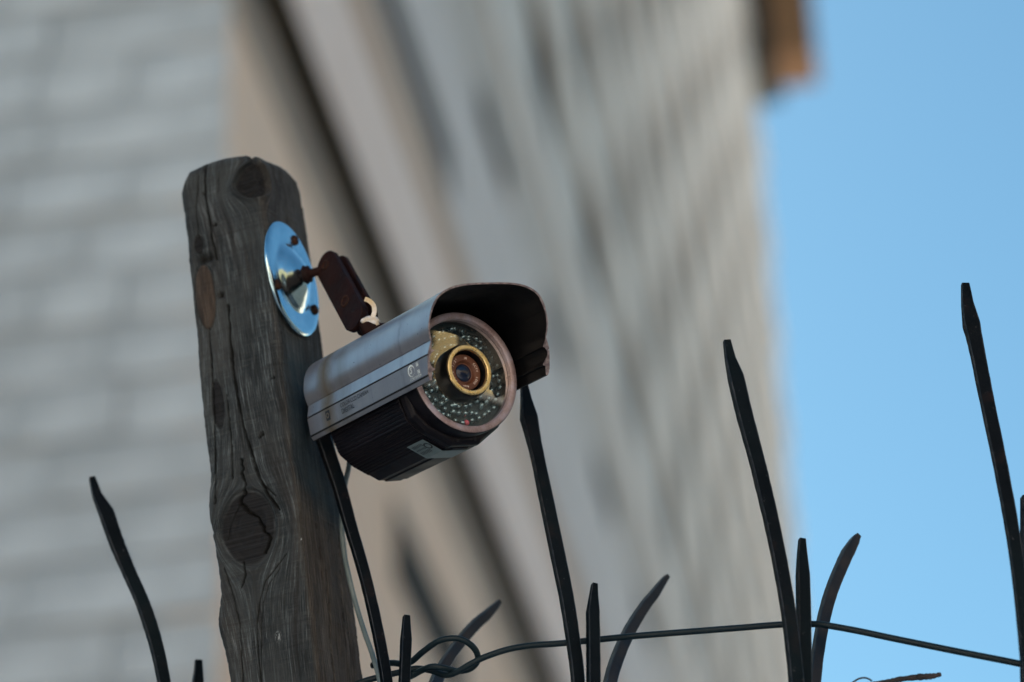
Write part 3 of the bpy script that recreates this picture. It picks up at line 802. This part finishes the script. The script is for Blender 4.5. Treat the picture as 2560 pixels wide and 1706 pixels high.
V, F = loft([ring3(s_r, -156, .78), ring3(s_r, -146, .93), ring3(s_r, -139), ring3(s_r, -30), ring3(s_r, -28, .99)])
hb = mesh('housing', V, F, M['housing'], sc); fixn(hb); bevel(hb, .0004, 1)
# smooth chin block between ribs and ring
ch = [(-15,-59.5),(-38,-46),(-49.5,-33),(-54,-12),(-52,20),(-38,42),(0,50),(38,42),(52,20),(54,-12),(49.5,-33),(38,-46),(15,-59.5)]
V, F = loft([ring3(ch, -27.8), ring3(ch, -21), ring3([(x*.97, z*.94) for x, z in ch], -17)])
cb = mesh('chin_block', V, F, M['housing'], sc); fixn(cb); bevel(cb, .0012, 2)
for x in (-9, 9):
    mesh('slot', *boxVF((x*k_, -.0185, -.0545), (.0026, .003, .0045)), M['groove'], cb)
# collar and front ring
V, F = lathe([(.0435,-.026),(.0525,-.026),(.0540,-.022),(.0545,-.004),(.0545,-.0018),(.0538,-.0006),(.0525,.0),(.0490,.0),(.0480,-.0008),(.0476,-.0045),(.0474,-.0140)], 128)
fr = mesh('front_ring', V, F, [M['ring'], M['housing']], sc)
fr.data.polygons.foreach_set('material_index', [1 if (hypot(p.center.x, p.center.z) > .0540 or p.center.y < -.003) else 0 for p in fr.data.polygons])
autosmooth(fr, 40)
# LED board, LEDs
V, F = lathe([(.0475,-.0138),(.030,-.0138),(.0005,-.0138)], 64); mesh('led_board', V, F, M['board'], sc)
def dome(r, h, n=10, k=4):
    pr = [(r, 0), (r, h*.45)] + [(r*cos(a), h*.45+h*.55*sin(a)) for a in np.linspace(.3, pi/2-.12, k)] + [(.00002, h)]
    return lathe(pr, n)
ledm = None
for rad_, n, ph in ((.0278, 27, .1), (.0346, 33, .3), (.0413, 40, .0)):
    for q in range(n):
        a = 2*pi*q/n + ph
        jx, jz = random.uniform(-.0004, .0004), random.uniform(-.0004, .0004)
        x, z = rad_*cos(a)+jx, rad_*sin(a)+jz
        red = abs(x+.001) < .0028 and abs(z+.0405) < .0018
        if ledm is None:
            V, F = dome(.0026, .0062, 14, 5); o = mesh('led', V, F, M['led'], sc, True); ledm = o
        else:
            o = ledm.copy(); COL.objects.link(o)
        if red and o is not ledm:
            o.data = ledm.data.copy(); o.data.materials[0] = M['led_red']; o['label'] = 'pink red light sensor among the clear LEDs'; o.name = 'light_sensor'
        o.location = (x, -.0136, z); o.rotation_euler = (random.gauss(0,.28), 0, random.gauss(0,.28))
# window glass: slightly domed annulus
pr = []
for t in np.linspace(0, 1, 9):
    r = .0236+(.0475-.0236)*t; pr.append((r, -.0038-.0010*(r/.0475)**2))
V, F = lathe(pr, 96); gl = mesh('window_glass', V, F, M['glass'], sc, True); fixn(gl)
# lens barrel, brass ring, plate, glass
V, F = lathe([(.0236,-.0138),(.0236,.0040),(.0229,.0056),(.0190,.0056),(.0178,.0040),(.0176,-.0034),(.0150,-.0036)], 80)
autosmooth(mesh('lens_barrel', V, F, M['lens_black'], sc), 40)
V, F = lathe([(.0224,.0050),(.0224,.0068),(.0219,.0073),(.0188,.0073),(.0182,.0067),(.0180,.0044)], 96)
lr = mesh('lens_ring', V, F, M['gold'], sc); autosmooth(lr, 50); bevel(lr, .0002, 2)
V, F = lathe([(.0160,-.0012),(.0158,-.0006),(.0108,-.0006),(.0100,-.0012),(.0090,-.0030),(.0078,-.0032)], 80)
lp = mesh('lens_plate', V, F, M['orange'], sc); autosmooth(lp, 30)
V, F = lathe([(.0176,-.0034),(.0160,-.0013)], 80); mesh('inner_bezel', V, F, M['lens_black'], sc, True)
V, F = lathe([(.0080,-.0033)]+[(.0080*cos(a), -.0033+.0022*sin(a)) for a in np.linspace(.15, pi/2-.05, 8)]+[(.00003,-.0011)], 48)
fixn(mesh('lens_glass', V, F, M['lens_glass'], sc, True))
def arc_text(s, r, mid_deg, size, span, parent):
    parts = []
    n = len(s)
    for i, chh in enumerate(s):
        if chh == ' ': continue
        a = radians(mid_deg + span*(.5-(i+.5)/n)*1.0)
        V, F = text_mesh(chh, size); mx = (max(v[0] for v in V)+min(v[0] for v in V))/2
        rad2 = np.array([cos(a), sin(a)]); tan = np.array([sin(a), -cos(a)])
        V2 = []
        for v in V:
            q = rad2*(r+v[1]) + tan*(v[0]-mx); V2.append((q[0], -.00045, q[1]))
        parts.append((V2, F))
    mesh('lettering', *join(parts), M['print_lens'], parent)
arc_text('IR', .0118, 76, .0032, 16, lp); arc_text('CCTV  LENS', .0118, -12, .0030, 96, lp)
arc_text('4mm', .0118, -96, .0030, 28, lp); arc_text('F1.2', .0118, 196, .0030, 46, lp); arc_text('1/3"', .0118, 136, .0032, 42, lp)
# sticker under the chin
def on_chamfer(x): return -56.8 + (-x-20)*(12./19.)*1.0
st = []
for (x, y) in [(-44,-24.0),(-19,-24.0),(-19,-47),(-40,-47)]: pass
a_, b_ = np.array([-39.0,-45.0]), np.array([-15.0,-59.5]); dn = (b_-a_)/np.linalg.norm(b_-a_); nn = np.array([dn[1], -dn[0]]); nn = nn if nn[1] < 0 else -nn
def chamf(t, y, lift=1.75): q = a_+dn*t+nn*lift; return (q[0]*k_, y*k_, q[1]*k_)
stV = [chamf(6,-32), chamf(6,-58), chamf(27.4,-58), chamf(27.4,-32)]
stV += [(10*k_, -.032, -.0612), (10*k_, -.058, -.0612)]
stk = mesh('sticker', stV, [(0,1,2,3), (3,2,5,4)], M['sticker'], sc)
parts = []
for y in np.arange(-55, -40, 2.2):
    for t0, t1 in ((9,13),(14.5,17),(18.5,23)):
        parts.append(([chamf(t0,y,1.9), chamf(t0,y+1.1,1.9), chamf(t1-random.random(),y+1.1,1.9), chamf(t1-random.random(),y,1.9)], [(0,1,2,3)]))
mesh('lettering', *join(parts), M['print_dark'], stk)
rg = []
for i in range(24):
    a = 2*pi*i/24; b = 2*pi*(i+1)/24
    rg.append(([chamf(15+4.4*cos(a),-37+4.4*sin(a),1.9), chamf(15+4.4*cos(b),-37+4.4*sin(b),1.9), chamf(15+2.8*cos(b),-37+2.8*sin(b),1.9), chamf(15+2.8*cos(a),-37+2.8*sin(a),1.9)], [(0,1,2,3)]))
mesh('emblem', *join(rg), M['print_dark'], stk)

# ---- bracket: world-space pieces parented to the camera
inv = mm.inverted()
def wpart(name, V, F, mt, parent=sc, smooth=False):
    pm = inv
    return mesh(name, [tuple(pm @ Vector(tuple(map(float, v)))) for v in V], F, mt, parent, smooth)
def frame_pts(c, X, Y, Zx, V): return [c + X*v[0] + Y*v[1] + Zx*v[2] for v in V]
# mounting plate: lathe about n2 (local y)
dz = ax; dxv = e2
def disc(prof, n=96, a=None): 
    V, F = lathe(prof, n); return frame_pts(CD, dxv, n2, dz, V), F
V, F = disc([(.0001,.0140),(.008,.0136),(.014,.0118),(.020,.0088),(.0255,.0058),(.0285,.0046),(.0300,.0034),(.0325,.0012),(.0340,.0008),(.0385,.0014),(.0480,.0016),(.0525,.0014),(.0543,.0004),(.0545,-.0008),(.0530,-.0020)])
pl = wpart('mounting_plate', V, F, M['plate'], sc, True); fixn(pl)
for ang in (74, 206, 334):
    a = radians(ang); c = CD + dxv*.0435*cos(a) + dz*.0435*sin(a) + n2*.0014
    V, F = lathe([(.0048,-.001),(.0050,.0012),(.0040,.0026),(.0022,.0033),(.0001,.0034)], 18)
    wpart('screw', frame_pts(c, dxv, n2, dz, V), F, M['rust2'], pl, True)
# nut and stem
V, F = lathe([(.0001,.004),(.0098,.004),(.0102,.010),(.0092,.0130),(.0078,.0150),(.0078,.0175),(.0056,.0185),(.0040,.0195),(.0040,.034),(.0001,.034)], 28)
V = frame_pts(CD, dxv, n2, dz, V); wpart('ball_joint', V, F, M['rust'], sc, True)
# arm: two rusty cheek plates
J1 = CD + n2*.040; J1 = hit(829, 669, J1, FW)
J2l = np.array([-.0005, -.092, .0645]); J2 = O + Rv*J2l[0] + Av*J2l[1] + Uv*J2l[2]
J2v = hit(910, 818, J2 - FW*.012, FW)
J1 = J1 + 0*FW
La = J2v - J1; Ln = np.linalg.norm(La); La /= Ln
Fc = -FW*.86 - RT*.50; Fc -= (Fc@La)*La; Fc /= np.linalg.norm(Fc)      # face normal of the cheeks, turned a little left
Sd = np.cross(La, Fc); Sd = Sd if Sd@RT > 0 else -Sd
def stadium(w, L, n=14, c0=0):
    P = [(w*cos(a), w*sin(a)) for a in np.linspace(0, pi, n)]
    top = [(x, -y) for x, y in P]                 # around J1 end (negative along)
    bot = [(x, L+y) for x, y in P[::-1]]
    return top[::-1] + bot[::-1]
def cheek(w, L, off, th, name, shift=0):
    st_ = stadium(w, L); rings = []
    for t, f in ((-th/2, .94), (-th/2+.0006, 1), (th/2-.0006, 1), (th/2, .94)):
        rings.append([J1 + Sd*(x*f+shift) + La*(y if y < L/2 else y)*1. + Fc*(off+t) for x, y in st_])
    V, F = loft(rings); o = wpart(name, V, F, M['rust']); fixn(o); return o
ck1 = cheek(.0140, Ln*.86, .004, .0060, 'arm_cheek'); ck2 = cheek(.0140, Ln*.86, -.0085, .0045, 'arm_cheek', .0)
ckm = cheek(.0095, Ln*.80, -.0025, .0080, 'arm_core')
def boss(t, r0, r1, h, parent):
    c = J1 + La*t + Fc*.007
    V, F = lathe([(r1+.0012,-.001),(r1+.0008,.0009),(r1-.0004,.0011),(r1-.0012,-.0002),(r0,-.0018),(.0001,-.0020)], 24)
    wpart('bolt', frame_pts(c, Sd, Fc, La, V), F, M['rust2'], parent, True)
boss(.0005, .002, .0042, .001, ck1); boss(Ln*.62, .0022, .0048, .001, ck1)
# stub joining arm to visor
V, F = tube([J1+La*Ln*.80+Sd*.003, J2v+Sd*.002+La*.008, J2], [.0075, .007, .0075], 16); wpart('arm_foot', V, F, M['rust'], sc, True)
# thumb screw poking out at the left
tq = J1 + La*Ln*.66 - Sd*.011; V, F = lathe([(.0022,0),(.0024,.0025),(.0015,.0045),(.0003,.0058)], 12); wpart('wing_screw', frame_pts(tq, La, -Sd, Fc, V), F, M['gold'], sc, True)
# cable tie and sealant round the foot
FD = J2v + Fc*.0125
def pix(x, y, dd_=0.): return hit(x, y, J2v + Fc*.010 + FW*dd_, FW)
tie = catmull([pix(912,748,.002), pix(924,753), pix(934,764), pix(936,780), pix(931,796), pix(929,808,.001)], 5)
V = []; F = []
for i, q in enumerate(tie):
    t = tie[min(i+1, len(tie)-1)]-tie[max(i-1, 0)]; t /= np.linalg.norm(t); s = np.cross(t, FW); s /= np.linalg.norm(s)
    for a, b in ((-.0020,0),(-.0020,-.0012),(.0020,-.0012),(.0020,0)): V.append(q + s*a + FW*b)
V, F = loft([V[i*4:i*4+4] for i in range(len(tie))]); wpart('cable_tie', V, F, M['tie'], sc)
def blob(c, r, sq, seed, name, mt, n=16, k=10):
    V = []; F = []
    for i in range(k+1):
        th = pi*i/k
        for j in range(n):
            ph = 2*pi*j/n; d = np.array([sin(th)*cos(ph), cos(th), sin(th)*sin(ph)])
            rr = r*(1+.35*(vnoise(d[0]*2+5+seed, d[1]*2+d[2]*2+seed)-.5)*2)
            V.append(c + RT*d[0]*rr*sq[0] + FW*d[1]*rr*sq[1] + UP*d[2]*rr*sq[2])
    for i in range(k):
        for j in range(n): F.append((i*n+j, i*n+(j+1) % n, (i+1)*n+(j+1) % n, (i+1)*n+j))
    return wpart(name, V, F, mt, sc, True)
blob(pix(926, 803), .0052, (1.35,.8,.75), 1, 'sealant', M['glue']); blob(pix(915, 808), .0030, (1,.8,1.1), 4, 'sealant', M['tie'])
blob(pix(936, 811), .0036, (1,.8,.8), 9, 'sealant', M['tie'])
V, F = tube([pix(930, 806), pix(931, 815,-.001), pix(929, 828,.001)], [.0013, .0017, .0016], 8); wpart('cable_tie', V, F, M['print_white'], sc, True)

# ---- grey lead from the camera down along the post
path = [at(878,1100,2.80), at(873,1160,2.80), at(864,1205,2.79), at(856,1260,2.775), at(855,1320,2.76), at(861,1385,2.75), at(872,1440,2.74), at(888,1505,2.73), at(911,1580,2.71), at(932,1640,2.69), at(950,1706,2.66), at(958,1780,2.64), at(950,1950,2.62)]
V, F = tube(catmull(path, 6), .0023, 12); ld = wpart('power_lead', V, F, M['cable'], sc, True)

# ------------------------------------------------------------------ fence with forged spikes
base = at(1444, 1900, 2.60)
fence = empty('spiked_fence', Matrix.Translation(tuple(base*[1,1,0])))
tag(fence, 'black iron fence topped with curved pointed spikes in front of the building', 'fence')
finv = fence.matrix_world.inverted()
def fpart(name, V, F, mt, label=None):
    o = mesh(name, [tuple(finv @ Vector(tuple(map(float, v)))) for v in V], F, mt, fence)
    if label: o['label'] = label
    return o
def spike(pts, d0, slope, kind, rot=.32, flat=.9, label=None, seed=0, foot=None):
    # pts: (x, y, width) in the picture from tip to base; depth d0 at y=1706 growing by slope per pixel upwards
    P = []; Wd_ = []
    for kk_, (x, y, w_) in enumerate(pts):
        if kk_ == 0: w_ += 4
        d = d0 + slope*(1706-y); P.append(at(x, y, d)); Wd_.append(w_*d/FPX)
    if foot is not None: P.append(foot); Wd_.append(.012)
    C_ = catmull(P[2:], 7); Ws = [float(a[0]) for a in catmull([(a,) for a in Wd_[2:]], 7)]
    C_ = [P[0], P[0]*.5+P[1]*.5, P[1]] + C_; Ws = [Wd_[0], (Wd_[0]+Wd_[1])/2, Wd_[1]] + Ws
    # keep the shoulder crisp
    rings = []; rs = np.random.RandomState(seed+3)
    n = len(C_)
    for i, c in enumerate(C_):
        t = C_[max(i-1, 0)]-C_[min(i+1, n-1)]; t /= np.linalg.norm(t)
        view = c-CAM; view /= np.linalg.norm(view)
        s = np.cross(t, view); s /= np.linalg.norm(s); s = s if s@RT > 0 else -s
        d = np.cross(t, s); d = d if d@view > 0 else -d
        th = rot; s2 = s*cos(th)+d*sin(th); d2 = d*cos(th)-s*sin(th)
        full = max(Wd_[2], .0125) if len(Wd_) > 2 else Ws[i]
        thick = min(Ws[i]*1.02, full)*flat*.8
        a = Ws[i]/(cos(th)+.75*sin(th))/2; b = max(thick/2, .0028)
        jit = lambda: 1+rs.uniform(-.025, .025)
        ch_ = .84
        prof = [(-1,-ch_),(-ch_,-1),(ch_,-1),(1,-ch_),(1,ch_),(ch_,1),(-ch_,1),(-1,ch_)]
        rings.append([c + s2*a*u*jit() + d2*b*v*jit() for u, v in prof])
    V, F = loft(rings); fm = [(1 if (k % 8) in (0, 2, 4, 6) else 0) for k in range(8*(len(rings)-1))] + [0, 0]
    o = fpart(kind, V, F, [M['iron2'] if kind == 'bent_spike' else M['iron'], M['edgesheen']], label)
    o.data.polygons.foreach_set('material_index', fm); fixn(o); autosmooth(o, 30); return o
sv = .000194
def foot(x, d): return at(x, 2150, d)
G = [(455, 2.74), (1003, 2.66), (1475, 2.60), (2006, 2.53), (2590, 2.47)]
feet = [foot(x+30, d-.06) for x, d in G]
spike([(230,1195,13),(243,1240,27),(266,1284,41),(292,1358,39),(323,1432,36),(347,1485,36),(368,1540,37),(392,1620,36),(410,1706,34),(430,1830,34)], 2.76, sv, 'tall_spike', .25, .9, 'leftmost tall spike, left of the wooden post', 1, feet[0])
spike([(496,1652,16),(496,1680,24),(495,1706,30),(492,1800,36)], 2.84, sv, 'short_spike', .2, .9, 'short spike just left of the wooden post', 2, feet[0])
spike([(770,985,14),(786,1040,40),(806,1090,40),(826,1150,39),(848,1216,37),(876,1316,34),(911,1436,32),(941,1564,31),(966,1700,31),(976,1820,32)], 2.655, sv*1.0, 'tall_spike', .35, .9, 'tall spike rising behind the security camera against the post', 3, feet[1])
spike([(1016,1541,15),(1015,1600,30),(1013,1650,30),(1011,1706,30),(1008,1800,32)], 2.63, sv, 'short_spike', .3, .9, 'short spike beside the wire knot', 4, feet[1])
spike([(1246,1506,9),(1236,1518,20),(1215,1539,27),(1187,1564,30),(1152,1604,30),(1120,1648,31),(1092,1700,34),(1072,1790,34)], 2.72, .00075, 'bent_spike', .3, .9, 'spike bending right behind the wire knot', 5, feet[1])
spike([(1310,961,15),(1315,1000,30),(1322,1044,47),(1332,1090,40),(1347,1159,36),(1370,1270,38),(1397,1400,39),(1417,1500,38),(1434,1610,37),(1445,1706,36),(1452,1830,36)], 2.60, sv, 'tall_spike', .30, .9, 'tall spike under the front edge of the security camera', 6, feet[2])
spike([(1486,1461,12),(1484,1490,24),(1482,1530,35),(1483,1610,36),(1484,1706,37),(1484,1800,37)], 2.585, sv, 'short_spike', .35, .9, 'short spike in the middle cluster', 7, feet[2])
spike([(1667,1442,9),(1655,1458,20),(1636,1485,27),(1608,1521,30),(1575,1575,33),(1547,1636,35),(1526,1703,36),(1512,1790,36)], 2.66, .0006, 'bent_spike', .35, .9, 'bent spike of the middle cluster, curving to the right', 8, feet[2])
spike([(1817,853,17),(1826,900,30),(1839,944,44),(1862,1040,43),(1894,1159,41),(1904,1200,41),(1932,1320,40),(1956,1441,39),(1975,1560,39),(1991,1706,40),(1998,1830,40)], 2.53, sv, 'tall_spike', .30, .9, 'tall spike crossing the edge between building and sky', 9, feet[3])
spike([(2005,1349,15),(2005,1385,27),(2007,1438,37),(2009,1540,39),(2010,1640,39),(2011,1706,39),(2012,1800,39)], 2.545, sv, 'short_spike', .35, .9, 'short spike against the blue sky at the building edge', 10, feet[3])
spike([(2144,1340,12),(2136,1353,26),(2119,1382,34),(2100,1424,34),(2079,1477,34),(2060,1544,34),(2045,1630,33),(2037,1706,32),(2030,1800,34)], 2.58, .00045, 'bent_spike', .35, .9, 'bent spike curving to the right against the blue sky', 11, feet[3])
spike([(2413,711,18),(2418,760,33),(2428,810,46),(2441,870,40),(2467,1000,38),(2508,1200,37),(2536,1361,36),(2556,1523,36),(2572,1706,36),(2582,1830,36)], 2.47, sv, 'tall_spike', .22, .9, 'rightmost tall spike alone against the sky', 12, feet[4])
spike([(2566,1244,28),(2567,1300,34),(2568,1450,38),(2570,1706,40),(2572,1800,40)], 2.50, sv, 'short_spike', .35, .9, 'short spike cut by the right edge', 13, feet[4])
spike([(2720,1340,12),(2700,1380,30),(2672,1450,34),(2640,1560,34),(2620,1706,34)], 2.52, .0004, 'bent_spike', .35, .9, None, 14, feet[4])
for ft in feet:
    t = ft.copy(); V, F = boxVF((t[0], t[1], t[2]/2+.01), (.026, .026, t[2]+.02)); fpart('picket', V, F, M['iron'])
fa, fb = feet[0], feet[-1]; dv = (fb-fa); dv[2] = 0; dv /= np.linalg.norm(dv); pv = np.cross(dv, Z)
for zz in (fa[2]-.18, .35):
    c = (fa+fb)/2; V, F = boxVF((c[0]-pv[0]*.022, c[1]-pv[1]*.022, zz), (3.2, .014, .04), np.array([dv, pv, Z])); fpart('rail', V, F, M['iron'])

# ------------------------------------------------------------------ wire
def wd(x): return np.interp(x, [880, 1195, 1445, 2000, 2560, 2800], [2.70, 2.68, 2.655, 2.60, 2.545, 2.52])
A_ = [(2760,1706),(2560,1661),(2400,1630),(2232,1596),(2150,1579),(2073,1565),(2039,1561),(1956,1563),(1850,1570),(1750,1577),(1571,1592),(1413,1608),(1330,1615),(1270,1625),(1215,1642),(1176,1661),(1140,1682),(1112,1688),(1075,1676),(1040,1672),(1005,1680),(960,1690),(903,1706),(820,1740),(760,1775)]
zoff = {1215:-.004,1176:-.006,1140:-.004,1112:.0,1075:.005,1040:.004}
P = [at(x+random.uniform(-1,1), y+random.uniform(-1.3,1.3)*(x > 1250), wd(x)+zoff.get(x, 0)) for x, y in A_]
V1 = tube(catmull(P, 8), .0028, 12)
B_ = [(930,1664,.02),(978,1658,.012),(1003,1660,.006),(1029,1654,0),(1057,1630,-.006),(1097,1603,-.010),(1136,1596,-.010),(1168,1606,-.006),(1190,1628,.0),(1194,1652,.007),(1176,1672,.008),(1144,1678,.004),(1112,1671,-.006),(1081,1667,-.009),(1053,1677,-.004),(1029,1690,.0),(1012,1694,.003)]
P = [at(x, y, wd(x)+o_) for x, y, o_ in B_]
V2 = tube(catmull(P, 8), .0028, 12)
V, F = join([V1, V2]); wr = mesh('wire', V, F, M['wire'], None, True)
tag(wr, 'dark green plastic coated wire knotted beside the post and strung through the fence spikes', 'wire')

# ------------------------------------------------------------------ twig
tw = [(2353,1686,10),(2330,1691,15),(2300,1693,17),(2262,1697,15),(2232,1702,13),(2200,1708,12),(2150,1716,12),(2080,1735,13),(2010,1775,13)]
P = [at(x, y, 2.56) for x, y, _ in tw]; R_ = [w_*.5*2.56/FPX for _, _, w_ in tw]
C_ = catmull(P, 6); Rr = [float(a[0])*(1+.3*(random.random()-.5)) for a in catmull([(r,) for r in R_], 6)]
V1 = tube(C_, Rr, 10)
curl = [(2125,1712),(2137,1703),(2148,1697),(2160,1695),(2170,1697),(2180,1703)]
V2 = tube(catmull([at(x, y, 2.555) for x, y in curl], 5), .0008, 6)
V3 = tube([at(2292,1690,2.558), at(2296,1684,2.557)], [.0010, .0002], 6)
V, F = join([V1, V2, V3]); tg = mesh('twig', V, F, M['twig'], None, True)
tag(tg, 'broken dry twig with peeling bark lying against the fence at the lower right', 'twig')

S.render.resolution_x = 1024; S.render.resolution_y = 682
